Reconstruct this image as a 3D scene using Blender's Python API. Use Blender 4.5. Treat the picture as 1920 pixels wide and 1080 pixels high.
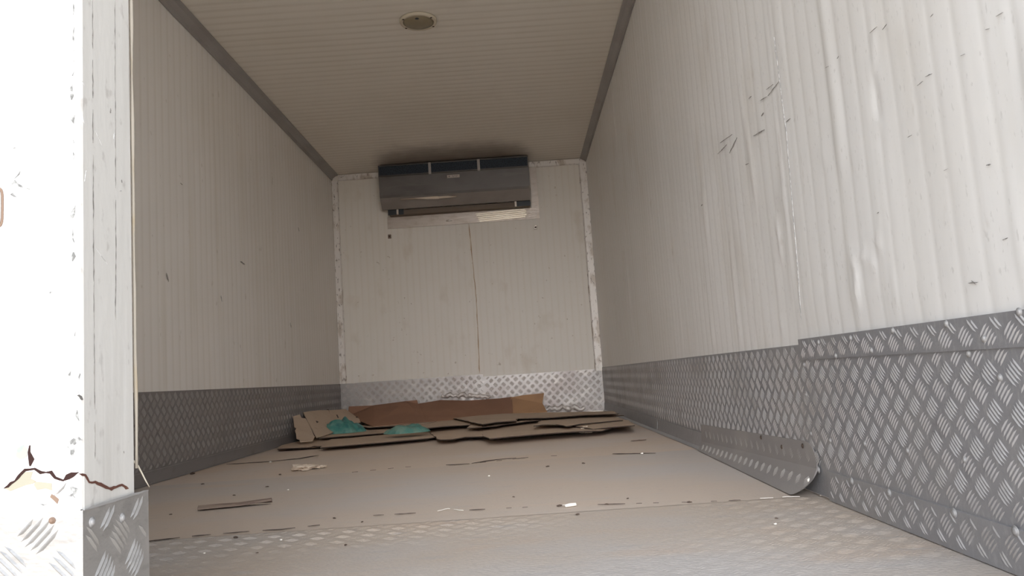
import bpy, bmesh, math, random
import numpy as np
from mathutils import Vector, Matrix, noise
random.seed(7); rng = np.random.RandomState(7)
S = bpy.context.scene
for o in list(bpy.data.objects): bpy.data.objects.remove(o)
C = bpy.context.collection
R = math.radians

# ------------------------------------------------------------ camera
F = 1450.0
YAW, PIT, ROL = -.0026, .1145, -.068
CAM = np.array([1.3687, 0.0, .2966])
_f = np.array([math.sin(YAW)*math.cos(PIT), math.cos(YAW)*math.cos(PIT), math.sin(PIT)])
_r0 = np.array([math.cos(YAW), -math.sin(YAW), 0.0]); _u0 = np.cross(_r0, _f)
_r = math.cos(ROL)*_r0 + math.sin(ROL)*_u0
_u = -math.sin(ROL)*_r0 + math.cos(ROL)*_u0
cd = bpy.data.cameras.new('camera'); cam = bpy.data.objects.new('camera', cd); C.objects.link(cam)
cd.sensor_fit = 'HORIZONTAL'; cd.sensor_width = 36; cd.lens = F/1920*36; cd.clip_start = .02; cd.clip_end = 300
cam.matrix_world = Matrix(((_r[0], _u[0], -_f[0], CAM[0]), (_r[1], _u[1], -_f[1], CAM[1]), (_r[2], _u[2], -_f[2], CAM[2]), (0, 0, 0, 1)))
S.camera = cam
def at(px, py, ax, val):            # where the sight line of a pixel meets a plane of the place
    d = _f + _r*(px-960)/F - _u*(py-540)/F
    i = 'xyz'.index(ax); t = (val-CAM[i])/d[i]
    return Vector(CAM + t*d)

# ------------------------------------------------------------ daylight
GLOW, GLOW_N = 6.0, 10.0
w = bpy.data.worlds.new('world'); S.world = w; w.use_nodes = True
bg = w.node_tree.nodes['Background']; bg.inputs[1].default_value = 1.2
_n = w.node_tree.nodes; _tc = _n.new('ShaderNodeTexCoord'); _sp = _n.new('ShaderNodeSeparateXYZ'); _cr = _n.new('ShaderNodeValToRGB')
w.node_tree.links.new(_tc.outputs['Generated'], _sp.inputs[0]); w.node_tree.links.new(_sp.outputs[2], _cr.inputs[0]); w.node_tree.links.new(_cr.outputs[0], bg.inputs[0])
_cr.color_ramp.elements[0].position = 0; _cr.color_ramp.elements[0].color = (1, .985, .965, 1)      # white haze low over the horizon
_cr.color_ramp.elements[1].position = .9; _cr.color_ramp.elements[1].color = (.42, .52, .66, 1)
_e = _cr.color_ramp.elements.new(.35); _e.color = (.70, .77, .87, 1)
# added sky glow low behind the camera, to brighten the deep interior
_dt = _n.new('ShaderNodeVectorMath'); _dt.operation = 'DOT_PRODUCT'; _dt.inputs[1].default_value = Vector((.0, -1, .22)).normalized()
_mx = _n.new('ShaderNodeMath'); _mx.operation = 'MAXIMUM'; _mx.inputs[1].default_value = 0
_pw = _n.new('ShaderNodeMath'); _pw.operation = 'POWER'; _pw.inputs[1].default_value = GLOW_N
_ml = _n.new('ShaderNodeVectorMath'); _ml.operation = 'SCALE'; _ml.inputs[0].default_value = (1.0, .985, .985)
_ms = _n.new('ShaderNodeMath'); _ms.operation = 'MULTIPLY'; _ms.inputs[1].default_value = GLOW
_ad = _n.new('ShaderNodeVectorMath'); _ad.operation = 'ADD'; _lk = w.node_tree.links
_lk.new(_tc.outputs['Generated'], _dt.inputs[0]); _lk.new(_dt.outputs['Value'], _mx.inputs[0]); _lk.new(_mx.outputs[0], _pw.inputs[0])
_lk.new(_pw.outputs[0], _ms.inputs[0]); _lk.new(_ms.outputs[0], _ml.inputs['Scale']); _lk.new(_cr.outputs[0], _ad.inputs[0]); _lk.new(_ml.outputs[0], _ad.inputs[1]); _lk.new(_ad.outputs[0], bg.inputs[0])
S.cycles.max_bounces = 24; S.cycles.diffuse_bounces = 20; S.cycles.glossy_bounces = 8
sd = bpy.data.lights.new('sun', 'SUN'); sd.energy = 5.0; sd.angle = R(.6); sd.color = (1, .95, .87)
sun = bpy.data.objects.new('sun', sd); C.objects.link(sun)
sun.rotation_euler = (R(-28), R(-14), 0)         # high and from beyond the truck's cab
S.view_settings.view_transform = 'Standard'; S.view_settings.look = 'None'
S.view_settings.gamma = 1; S.view_settings.use_curve_mapping = False
S.view_settings.exposure = 0.66

# ------------------------------------------------------------ sizes
W, L, H = 2.0, 5.9, 1.956
Y0 = .757                                          # outer face of the rear door
T = .08

# ------------------------------------------------------------ materials
def mat(name, col, rough=.7, metal=0.0, spec=.4, layers=(), bump=None, rv=None):
    """layers: (kind, scale(x,y,z), lo, hi, colour, strength) noise stains mixed over the colour"""
    m = bpy.data.materials.new(name); m.use_nodes = True; nt = m.node_tree; N = nt.nodes
    b = N['Principled BSDF']; b.inputs['Roughness'].default_value = rough; b.inputs['Metallic'].default_value = metal
    b.inputs['Specular IOR Level'].default_value = spec
    tc = N.new('ShaderNodeTexCoord')
    cur = None
    for (sc, lo, hi, c2, st, det) in layers:
        mp = N.new('ShaderNodeMapping'); mp.inputs['Scale'].default_value = sc
        mp.inputs['Location'].default_value = (sc[0]*1.3+det, sc[1]*.7, 2.1)
        nt.links.new(tc.outputs['Object'], mp.inputs[0])
        nz = N.new('ShaderNodeTexNoise'); nz.inputs['Scale'].default_value = 1; nz.inputs['Detail'].default_value = det
        nt.links.new(mp.outputs[0], nz.inputs['Vector'])
        mr = N.new('ShaderNodeMapRange'); mr.interpolation_type = 'SMOOTHSTEP'
        mr.inputs[1].default_value = lo; mr.inputs[2].default_value = hi; mr.inputs[4].default_value = st
        nt.links.new(nz.outputs['Fac'], mr.inputs[0])
        mx = N.new('ShaderNodeMix'); mx.data_type = 'RGBA'
        if cur is None: mx.inputs[6].default_value = (*col, 1)
        else: nt.links.new(cur, mx.inputs[6])
        mx.inputs[7].default_value = (*c2, 1)
        nt.links.new(mr.outputs[0], mx.inputs[0]); cur = mx.outputs[2]
    if cur is None: b.inputs['Base Color'].default_value = (*col, 1)
    else: nt.links.new(cur, b.inputs['Base Color'])
    if bump:
        sc, dist, strength = bump
        mp = N.new('ShaderNodeMapping'); mp.inputs['Scale'].default_value = sc
        nt.links.new(tc.outputs['Object'], mp.inputs[0])
        nz = N.new('ShaderNodeTexNoise'); nz.inputs['Scale'].default_value = 1; nz.inputs['Detail'].default_value = 4
        nt.links.new(mp.outputs[0], nz.inputs['Vector'])
        bp = N.new('ShaderNodeBump'); bp.inputs['Distance'].default_value = dist; bp.inputs['Strength'].default_value = strength
        nt.links.new(nz.outputs['Fac'], bp.inputs['Height']); nt.links.new(bp.outputs[0], b.inputs['Normal'])
    return m
def stripes(m, axis, period, dark, width, amount):
    """darker pin lines along the grooves of the micro-ribbed sheet"""
    nt = m.node_tree; N = nt.nodes; b = N['Principled BSDF']
    src = b.inputs['Base Color'].links[0].from_socket if b.inputs['Base Color'].links else None
    tc = N.new('ShaderNodeTexCoord'); sp = N.new('ShaderNodeSeparateXYZ'); nt.links.new(tc.outputs['Object'], sp.inputs[0])
    def mth(op, a, b2=None):
        n = N.new('ShaderNodeMath'); n.operation = op
        for i, v in enumerate((a, b2)):
            if v is None: continue
            if isinstance(v, (int, float)): n.inputs[i].default_value = v
            else: nt.links.new(v, n.inputs[i])
        return n.outputs[0]
    f = mth('FRACT', mth('DIVIDE', sp.outputs[axis], period))
    d = mth('ABSOLUTE', mth('SUBTRACT', f, .5))
    mr = N.new('ShaderNodeMapRange'); mr.interpolation_type = 'SMOOTHSTEP'
    mr.inputs[1].default_value = .5-width; mr.inputs[2].default_value = .5; mr.inputs[4].default_value = amount
    nt.links.new(d, mr.inputs[0])
    nz = N.new('ShaderNodeTexNoise'); nz.inputs['Scale'].default_value = 3.0; nt.links.new(tc.outputs['Object'], nz.inputs['Vector'])
    fac = mth('MULTIPLY', mr.outputs[0], mth('MULTIPLY', nz.outputs['Fac'], 2.0))
    mx = N.new('ShaderNodeMix'); mx.data_type = 'RGBA'
    if src: nt.links.new(src, mx.inputs[6])
    else: mx.inputs[6].default_value = b.inputs['Base Color'].default_value
    mx.inputs[7].default_value = (*dark, 1); nt.links.new(fac, mx.inputs[0]); nt.links.new(mx.outputs[2], b.inputs['Base Color'])
    return m
PANEL = (.63, .60, .545)
grime = (.40, .34, .26)
m_side = mat('ribbed_side_sheet', (.83, .825, .815), .42, 0, .45,
    [((1, .9, .8), .45, .8, (.77, .735, .68), .55, 4), ((1, 26, .35), .46, .72, (.755, .745, .72), .55, 4), ((2, 5, 2.2), .54, .74, (.73, .70, .65), .5, 6), ((5, 22, 9), .66, .76, (.55, .51, .46), .4, 6), ((60, 150, 60), .62, .72, (.56, .55, .53), .45, 3)])
stripes(m_side, 1, .06, (.60, .585, .555), .16, .32)
m_left = mat('ribbed_left_sheet', (.83, .808, .778), .5, 0, .4,
    [((1, .9, .8), .4, .75, (.75, .71, .64), .6, 4), ((6, 14, 1.0), .5, .8, (.70, .66, .58), .5, 5), ((5, 22, 14), .68, .76, (.50, .45, .38), .5, 6)])
stripes(m_left, 1, .06, (.66, .62, .55), .25, .3)
m_ceil = mat('ribbed_ceiling_sheet', (.80, .765, .70), .5, 0, .35, [((1.2, 1.0, 1), .4, .75, (.73, .69, .61), .5, 4), ((1.5, 30, 1), .5, .8, (.68, .64, .56), .3, 4)])
stripes(m_ceil, 1, .06, (.62, .57, .49), .3, .4)
m_back = mat('ribbed_back_sheet', (.80, .76, .70), .5, 0, .4,
    [((1.3, 1, 1.5), .42, .75, (.77, .72, .63), .6, 4), ((7, 1, 4), .58, .78, (.62, .54, .44), .5, 6), ((30, 1, 34), .69, .76, (.42, .34, .26), .6, 3)])
stripes(m_back, 0, .05, (.72, .66, .57), .25, .3)
m_dust = (.50, .40, .31)
m_floor = mat('dusty_floor_plate', (.575, .482, .40), .85, 0, .2,
    [((1.1, 1.6, 1), .42, .68, (.57, .52, .49), .65, 3), ((2, 7, 1), .5, .75, (.60, .48, .385), .5, 5), ((50, 60, 10), .60, .75, (.46, .375, .31), .5, 3), ((9, 30, 1), .6, .78, (.52, .50, .47), .5, 6)],
    bump=((120, 120, 120), .0015, .5))
m_floor_near = mat('worn_floor_plate', (.49, .42, .355), .7, .15, .35,
    [((1.3, 1.9, 1), .42, .66, (.49, .475, .47), .8, 4), ((3, 9, 1), .54, .74, (.52, .415, .335), .5, 5), ((9, 50, 1), .55, .74, (.41, .39, .38), .55, 6), ((140, 260, 1), .50, .68, (.40, .375, .355), .5, 3)],
    bump=((110, 190, 120), .0022, .8))
m_floor_mid = mat('half_worn_floor_plate', (.54, .462, .395), .8, .05, .25,
    [((1.0, 1.4, 1), .38, .60, (.51, .475, .45), .85, 3), ((2, 7, 1), .5, .75, (.57, .465, .38), .5, 5), ((50, 60, 10), .62, .75, (.43, .37, .32), .45, 3), ((9, 40, 1), .56, .76, (.45, .425, .405), .5, 6)],
    bump=((120, 140, 120), .0015, .6))
m_tread = mat('dull_tread_plate', (.335, .338, .358), .50, .45, .5,
    [((3, 3, 4), .42, .72, (.38, .375, .375), .7, 5), ((1, 14, 22), .55, .75, (.26, .26, .27), .5, 6), ((40, 160, 60), .5, .72, (.46, .46, .47), .5, 5)], bump=((180, 260, 300), .0012, .6))
m_treadR = m_tread
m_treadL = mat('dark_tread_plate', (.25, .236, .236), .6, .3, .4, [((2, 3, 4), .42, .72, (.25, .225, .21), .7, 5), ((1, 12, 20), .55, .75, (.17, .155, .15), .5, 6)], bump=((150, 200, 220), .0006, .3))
m_treadB = mat('bright_tread_plate', (.44, .415, .40), .42, .5, .5, [((2.2, 1, 3), .46, .62, (.33, .285, .27), .8, 4), ((9, 9, 20), .55, .72, (.62, .58, .54), .7, 5)], bump=((60, 60, 60), .001, .5))
m_bar = mat('scuffed_tread_bar', (.60, .60, .615), .38, .55, .5, [((5, 6, 6), .45, .7, (.40, .385, .375), .8, 4), ((60, 60, 60), .5, .7, (.62, .61, .60), .6, 2)])
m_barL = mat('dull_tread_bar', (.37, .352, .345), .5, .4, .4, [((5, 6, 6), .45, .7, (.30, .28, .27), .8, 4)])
m_barL2 = mat('dusty_patch_bar', (.42, .405, .39), .55, .3)
m_barB = mat('bright_tread_bar', (.62, .59, .56), .4, .55, .5, [((4, 4, 6), .45, .62, (.5, .45, .42), .8, 4)])
m_doorplate = mat('grey_door_tread_plate', (.40, .39, .38), .42, .6, .5, [((8, 14, 12), .45, .7, (.50, .49, .48), .8, 5), ((40, 40, 90), .52, .7, (.3, .29, .28), .5, 4)], bump=((120, 200, 260), .0008, .5))
m_grey = mat('grey_corner_trim', (.37, .355, .345), .55, .25, .4, [((4, 4, 4), .4, .7, (.31, .29, .28), .8, 4), ((60, 60, 60), .6, .72, (.42, .39, .36), .5, 3)])
m_whitetrim = mat('white_mouldy_trim', (.80, .76, .72), .45, .2, .5, [((18, 18, 9), .5, .66, (.50, .43, .36), .8, 6), ((70, 70, 26), .60, .66, (.22, .18, .15), .75, 4)])
m_door = mat('white_door_skin', (.86, .86, .85), .5, 0, .4, [((3, 3, 3), .5, .8, (.76, .75, .72), .5, 4)])
m_dooredge = mat('worn_door_edge', (.66, .65, .625), .55, .1, .4,
    [((3, 20, 2), .45, .75, (.54, .525, .50), .75, 5), ((20, 60, 40), .60, .72, (.44, .42, .40), .6, 7), ((3, 110, 3), .5, .7, (.72, .71, .69), .5, 3)], bump=((20, 90, 30), .0015, .35))
m_steel = mat('soiled_shaded_steel', (.145, .132, .125), .5, .35, .45, [((4, 4, 7), .42, .7, (.11, .098, .092), .85, 5), ((5, 3, 30), .55, .7, (.18, .165, .155), .5, 4)], bump=((3, 3, 6), .002, .3))  # dull reflection on the upper cover put into a darker colour
m_lip = mat('lit_steel_lip', (.33, .30, .28), .6, .2, .4, [((4, 4, 7), .42, .7, (.25, .225, .21), .8, 5)])  # same steel, the lower face's lighter reflection put into the colour
m_steel2 = mat('crease_highlight_steel', (.85, .78, .70), .22, .9, .5)
m_flash = mat('aluminium_flashing', (.52, .46, .41), .4, .5, .5, [((14, 3, 30), .45, .7, (.42, .35, .29), .8, 5)], bump=((20, 20, 90), .002, .6))
m_foil = mat('striped_foil', (.80, .72, .58), .25, .7, .5)
m_black = mat('black_grille', (.018, .022, .03), .45, 0, .5)
m_bluebk = mat('dark_blue_mesh', (.035, .045, .06), .6, .2, .4, [((120, 10, 120), .5, .6, (.015, .02, .028), .9, 1)])
m_label = mat('faded_label', (.52, .46, .42), .6)
m_labelink = mat('faded_print', (.22, .19, .18), .7)
m_rust = mat('rust_brown_crack', (.11, .045, .032), .9, layers=[((60, 60, 60), .45, .65, (.19, .09, .06), .8, 3)])
m_seamdirt = mat('dark_seam_dirt', (.07, .05, .045), .95)
m_cream = mat('exposed_cream_filler', (.33, .315, .25), .9, layers=[((50, 50, 50), .45, .65, (.38, .33, .26), .8, 3)])
m_chip = mat('grey_chip', (.16, .16, .155), .9, layers=[((160, 160, 160), .42, .58, (.40, .40, .39), .9, 4)])
m_crackout = mat('dark_rust_crack', (.030, .012, .010), .95)
m_mint = mat('exposed_pale_foam', (.28, .33, .325), .9, layers=[((60, 60, 60), .45, .65, (.38, .37, .31), .8, 3)])
m_scuff = mat('grey_scuff', (.20, .19, .18), .8, layers=[((90, 90, 90), .42, .6, (.42, .40, .38), .8, 4)])
m_scufflight = mat('pale_grey_scuff', (.40, .40, .40), .8, layers=[((120, 120, 120), .42, .58, (.8, .8, .8), .9, 4)])
m_card = mat('dusty_cardboard', (.52, .41, .315), .9, 0, .15, [((3, 4, 3), .42, .7, (.47, .365, .275), .7, 4), ((60, 25, 20), .6, .72, (.40, .31, .23), .4, 4)])
m_cardbrown = mat('bounce_tinted_cardboard', (.30, .165, .11), .9, 0, .15, [((5, 4, 5), .42, .7, (.36, .20, .13), .7, 4)])  # reddish tint of bounced light put into the cardboard colour
m_cardtan = mat('orange_cardboard', (.50, .30, .17), .9, 0, .15, [((6, 4, 6), .45, .7, (.42, .25, .15), .7, 4)])
m_bag = mat('teal_plastic', (.055, .21, .185), .55, 0, .35, [((14, 14, 20), .42, .62, (.13, .27, .23), .9, 5), ((30, 30, 30), .5, .68, (.03, .13, .14), .7, 4)])
m_bagB = mat('dusty_teal_plastic', (.085, .22, .19), .65, 0, .3, [((18, 18, 20), .42, .62, (.16, .26, .215), .9, 5)])
m_paper = mat('crumpled_paper', (.66, .56, .46), .9)
m_string = mat('frayed_beige_string', (.66, .60, .50), .9)
m_seal = mat('aged_rubber_seal', (.36, .325, .275), .8, layers=[((60, 60, 12), .5, .7, (.34, .26, .15), .8, 4)])
m_lens = mat('yellowed_lamp_lens', (.24, .20, .125), .35, 0, .5, [((14, 14, 14), .45, .7, (.30, .25, .17), .7, 3)])
m_ring = mat('cream_lamp_ring', (.58, .52, .41), .5)
m_screw = mat('dull_screw', (.09, .065, .05), .6, .3)
m_rivet = mat('pale_rivet', (.40, .395, .395), .55, .4)
m_white = mat('white_crumb', (.85, .82, .76), .8)
m_debris = mat('dark_debris', (.10, .07, .055), .9)
m_wood = mat('weathered_strip', (.27, .21, .17), .9, layers=[((4, 60, 60), .45, .65, (.17, .12, .10), .9, 3)])
m_shell = mat('white_body_shell', (.75, .75, .74), .5)
m_ground = mat('sandy_yard', (.48, .435, .38), .95, layers=[((.6, .6, .6), .4, .7, (.42, .375, .325), .8, 5)])
m_bracket = mat('brown_rimmed_keeper', (.34, .325, .31), .6, .1)
m_bracketrim = mat('rusty_keeper_rim', (.22, .15, .11), .8)

# ------------------------------------------------------------ mesh helpers
class MB:
    def __init__(s): s.v = []; s.f = []; s.m = []
    def add(s, vs, fs, mi=0):
        n = len(s.v); s.v += [tuple(p) for p in vs]; s.f += [tuple(i+n for i in f) for f in fs]; s.m += [mi]*len(fs); return s
    def box(s, a, b, mi=0):
        x0, y0, z0 = a; x1, y1, z1 = b
        return s.add([(x0,y0,z0),(x1,y0,z0),(x1,y1,z0),(x0,y1,z0),(x0,y0,z1),(x1,y0,z1),(x1,y1,z1),(x0,y1,z1)],
                     [(0,3,2,1),(4,5,6,7),(0,1,5,4),(1,2,6,5),(2,3,7,6),(3,0,4,7)], mi)
    def prism(s, pts, d, mi=0):      # outline pts extruded by vector d
        n = len(pts); d = Vector(d)
        vs = [Vector(p) for p in pts] + [Vector(p)+d for p in pts]
        fs = [tuple(range(n))[::-1], tuple(range(n, 2*n))] + [(i, (i+1) % n, n+(i+1) % n, n+i) for i in range(n)]
        return s.add(vs, fs, mi)
    def tube(s, pts, r, k=8, mi=0):
        rings = []
        for i, p in enumerate(pts):
            p = Vector(p); a = Vector(pts[max(i-1, 0)]); b = Vector(pts[min(i+1, len(pts)-1)])
            t = (b-a).normalized(); u = t.orthogonal().normalized(); v = t.cross(u)
            ri = r[i] if isinstance(r, (list, tuple)) else r
            rings.append([p+u*math.cos(2*math.pi*j/k)*ri+v*math.sin(2*math.pi*j/k)*ri for j in range(k)])
        vs = [q for rg in rings for q in rg]; fs = []
        for i in range(len(rings)-1):
            fs += [(i*k+j, i*k+(j+1) % k, (i+1)*k+(j+1) % k, (i+1)*k+j) for j in range(k)]
        fs += [tuple(range(k))[::-1], tuple((len(rings)-1)*k+j for j in range(k))]
        return s.add(vs, fs, mi)
    def lathe(s, prof, c, axis, k=32, mi=0):   # prof: (radius, along axis)
        c = Vector(c); ax = Vector(axis).normalized(); u = ax.orthogonal().normalized(); v = ax.cross(u)
        vs = [c+ax*h+(u*math.cos(2*math.pi*j/k)+v*math.sin(2*math.pi*j/k))*r for r, h in prof for j in range(k)]
        fs = [(i*k+j, i*k+(j+1) % k, (i+1)*k+(j+1) % k, (i+1)*k+j) for i in range(len(prof)-1) for j in range(k)]
        fs += [tuple(range(k))[::-1], tuple((len(prof)-1)*k+j for j in range(k))]
        return s.add(vs, fs, mi)
    def build(s, name, mats, parent=None, smooth=False, bevel=0, fixn=True):
        me = bpy.data.meshes.new(name); me.from_pydata(s.v, [], s.f); 
        for m in (mats if isinstance(mats, (list, tuple)) else [mats]): me.materials.append(m)
        if any(s.m): me.polygons.foreach_set('material_index', s.m)
        if fixn:
            bm = bmesh.new(); bm.from_mesh(me); bmesh.ops.recalc_face_normals(bm, faces=bm.faces)
            bm.to_mesh(me); bm.free()
        if smooth: me.polygons.foreach_set('use_smooth', [True]*len(me.polygons))
        me.update(); o = bpy.data.objects.new(name, me); C.objects.link(o)
        if parent: o.parent = parent; o.matrix_parent_inverse = Matrix.Translation(parent.location).inverted() if parent.type == 'EMPTY' else Matrix()
        if bevel:
            md = o.modifiers.new('bevel', 'BEVEL'); md.width = bevel; md.segments = 2; md.limit_method = 'ANGLE'
        return o
def tag(o, label=None, cat=None, group=None, kind=None):
    if label: o['label'] = label
    if cat: o['category'] = cat
    if group: o['group'] = group
    if kind: o['kind'] = kind
    return o
def empty(name, loc):
    o = bpy.data.objects.new(name, None); C.objects.link(o); o.location = loc; o.empty_display_size = .05; return o
def copy_tree(o, parent=None):
    c = o.copy(); C.objects.link(c); c.parent = parent
    for ch in list(o.children): copy_tree(ch, c)
    return c

def tread(mb, org, e1, e2, n, a0, a1, b0, b1, h=.0012, period=.052, length=.031, mi=1, clip=None, hfun=None, sw=1.0):
    """five-bar tread relief: groups of five bars leaning alternately, on the rectangle a0..a1 x b0..b1"""
    org, e1, e2, n = Vector(org), Vector(e1), Vector(e2), Vector(n)
    A = range(int(math.floor(a0/period*2))-1, int(math.ceil(a1/period*2))+1)
    B = range(int(math.floor(b0/period*2))-1, int(math.ceil(b1/period*2))+1)
    for i in A:
        for j in B:
            if (i+j) % 2: continue
            ca, cb = i*period/2, j*period/2
            sg = 1 if i % 2 else -1                  # which way this group leans
            d = Vector((.70711*sg, -.70711)); q = Vector((.70711, .70711*sg))
            for k in range(-2, 3):
                ln = length*(1 - .07*abs(k)); mx = ca+q.x*k*.0063; my = cb+q.y*k*.0063
                if not (a0+.006 < mx < a1-.006 and b0+.005 < my < b1-.005): continue
                l0, l1 = -ln/2, ln/2
                def lim(l):
                    x = mx+d.x*l; y = my+d.y*l; return a0+.001 < x < a1-.001 and b0+.001 < y < b1-.001
                while not lim(l0): l0 += .003
                while not lim(l1): l1 -= .003
                if l1-l0 < .007: continue
                if clip and not clip(mx, my): continue
                hh = h*(hfun(mx, my) if hfun else 1)
                if hh < .0001: continue
                wd = .0017*sw; lm = (l1-l0)
                cv = .0016                                # bars bow slightly
                def P(l, wv, z):
                    bow = cv*(1-(2*(l-l0)/lm-1)**2)
                    x = mx+d.x*l+q.x*(wv+bow); y = my+d.y*l+q.y*(wv+bow)
                    return org+e1*x+e2*y+n*z
                t1, t2 = l0+lm*.25, l0+lm*.75
                mb.add([P(l0, 0, 0), P(t1, wd, 0), P(t2, wd, 0), P(l1, 0, 0), P(t2, -wd, 0), P(t1, -wd, 0), P(t1, 0, hh), P(t2, 0, hh)],
                       [(0, 1, 6), (1, 2, 7, 6), (2, 3, 7), (3, 4, 7), (4, 5, 6, 7), (5, 0, 6)], mi)

def ribbed(name, mt, P, a0, a1, b0, b1, nb, period, depth, backing, relief=None, da=None, parent=None):
    """sheet with shallow ribs: P(a, b, h) -> point; h lifts off the sheet into the room"""
    da = da or period/6
    na = int(round((a1-a0)/da)); AA = np.linspace(a0, a1, na+1); BB = np.linspace(b0, b1, nb+1)
    mb = MB(); vs = []
    for b in BB:
        for a in AA:
            t = (a/period) % 1.0
            hgt = depth*min(1, abs(t-0)*6, abs(1-t)*6)
            if relief: hgt += relief(a, b)
            vs.append(P(a, b, hgt))
    n1 = na+1
    fs = [(j*n1+i, j*n1+i+1, (j+1)*n1+i+1, (j+1)*n1+i) for j in range(nb) for i in range(na)]
    mb.add(vs, fs); k = len(mb.f)
    o_b = backing
    mb.box(*o_b)
    ob = mb.build(name, mt, parent, fixn=False)
    fl = [True]*k+[False]*6; ob.data.polygons.foreach_set('use_smooth', fl); ob.data.update()
    return ob

# ------------------------------------------------------------ ground outside
tag(MB().box((-40, -40, -1.3), (42, 46, -1.1)).build('ground', m_ground), kind='structure')

# ------------------------------------------------------------ body shell
def g(a, b, ca, cb, sa, sb): return math.exp(-((a-ca)/sa)**2-((b-cb)/sb)**2)
def polyd(a, b, pts):
    best = 9
    for (x0, y0), (x1, y1) in zip(pts, pts[1:]):
        dx, dy = x1-x0, y1-y0; t = max(0, min(1, ((a-x0)*dx+(b-y0)*dy)/(dx*dx+dy*dy)))
        best = min(best, math.hypot(a-x0-t*dx, b-y0-t*dy))
    return best
def onR(*px): return [(at(u, v, 'x', W).y, at(u, v, 'x', W).z) for u, v in px]
creases = [(onR((1604, 488), (1611, 505), (1613, 560)), .006, .0062), (onR((1604, 486), (1622, 480), (1642, 490)), .006, .0052),
           (onR((1458, 420), (1464, 450), (1466, 480)), .008, .0040), (onR((1465, 600), (1470, 622)), .008, .003), (onR((1640, 55), (1639, 130), (1632, 134)), .006, .002)]
dents = [(onR((1648, 205))[0], .012, .05, -.0035), (onR((1651, 232))[0], .009, .012, .0050), (onR((1652, 455))[0], .008, .01, .004),
         (onR((1467, 372))[0], .02, .02, .0025), (onR((1350, 385))[0], .015, .012, .002), (onR((1545, 290))[0], .012, .02, .0018), (onR((1505, 620))[0], .012, .03, .0035)]
def relief_right(y, z):
    if y > 4.2: return 0
    p = Vector((y*5.5, z*1.5, 3.1)); k = max(0, min(1, (1.3-z)/.7))*max(0, min(1, (3.2-y)/.9))
    r = noise.noise(p)*.0032*k + noise.noise(Vector((y*2.2, z*2.0, 9)))*.0025
    r += max(0, noise.noise(Vector((y*13, z*3.2, 5))) - .28)*.012*k
    for pts, wd, h in creases:
        if abs(y-pts[0][0]) < .2: r += h*math.exp(-(polyd(y, z, pts)/wd)**2)
    for (cy, cz), sy, sz, h in dents:
        if abs(y-cy) < .2: r += h*g(y, z, cy, cz, sy, sz)
    if y < 1.702: r += .0012                       # the nearer sheet laps over the far one
    k2 = max(0, min(1, (z-.345)/.06))
    return min(r*k2, .0075) - .002
wr = ribbed('wall_right', m_side, lambda a, b, h: (W-.004-h*.8, a, b), Y0, L, .0, H, 130, .06, .0009, ((W, Y0, -.0), (W+T, L+T, H+T)), relief_right, .0085)
tag(wr, kind='structure')
wl = ribbed('wall_left', m_left, lambda a, b, h: (.003+h*.8, a, b), Y0+.1, L, 0, H, 20, .06, .0010, ((-T, Y0, 0), (0, L+T, H+T)), lambda y, z: noise.noise(Vector((y*3, z*2, 4)))*.002-.001)
tag(wl, kind='structure')
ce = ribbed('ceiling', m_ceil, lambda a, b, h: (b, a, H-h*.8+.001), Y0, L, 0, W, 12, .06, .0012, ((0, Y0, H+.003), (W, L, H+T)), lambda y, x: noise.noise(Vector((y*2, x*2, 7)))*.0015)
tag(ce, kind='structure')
wb = ribbed('wall_back', m_back, lambda a, b, h: (a, L-.002-h*.8, b), 0, W, 0, H, 30, .05, .0006, ((0, L, 0), (W, L+T, H+T)), lambda x, z: noise.noise(Vector((x*3, z*3, 2)))*.003-.001)
tag(wb, kind='structure')

# sooty smudge and the blower's soft shadow, both painted into the ceiling material
def soot_shade(m, cx, cy, hx, hy, col, st, noise_s=9):
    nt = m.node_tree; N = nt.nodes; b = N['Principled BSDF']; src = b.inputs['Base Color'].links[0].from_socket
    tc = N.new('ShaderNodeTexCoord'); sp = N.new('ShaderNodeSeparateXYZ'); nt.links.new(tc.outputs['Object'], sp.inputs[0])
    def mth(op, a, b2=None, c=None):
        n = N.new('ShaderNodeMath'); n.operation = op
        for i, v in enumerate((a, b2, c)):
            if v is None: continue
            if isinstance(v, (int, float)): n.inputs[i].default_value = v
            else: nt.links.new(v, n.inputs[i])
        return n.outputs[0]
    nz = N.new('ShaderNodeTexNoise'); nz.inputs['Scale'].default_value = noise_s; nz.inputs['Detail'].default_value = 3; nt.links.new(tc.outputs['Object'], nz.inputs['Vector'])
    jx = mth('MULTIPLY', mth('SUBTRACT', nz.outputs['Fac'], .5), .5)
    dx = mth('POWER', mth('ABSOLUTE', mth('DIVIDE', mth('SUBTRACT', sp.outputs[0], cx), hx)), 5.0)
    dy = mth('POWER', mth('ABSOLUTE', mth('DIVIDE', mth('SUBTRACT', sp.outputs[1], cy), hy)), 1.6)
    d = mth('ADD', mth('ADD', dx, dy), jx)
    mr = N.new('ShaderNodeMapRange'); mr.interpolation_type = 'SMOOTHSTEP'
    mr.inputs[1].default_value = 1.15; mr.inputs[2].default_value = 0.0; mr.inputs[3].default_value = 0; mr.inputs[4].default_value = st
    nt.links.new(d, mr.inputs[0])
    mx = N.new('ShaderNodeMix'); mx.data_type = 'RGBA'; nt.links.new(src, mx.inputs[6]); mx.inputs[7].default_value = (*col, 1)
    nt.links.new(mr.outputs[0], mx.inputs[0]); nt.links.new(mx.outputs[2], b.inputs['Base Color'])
soot_shade(m_ceil, .97, 5.70, .62, .50, (.12, .09, .075), .72)

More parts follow.
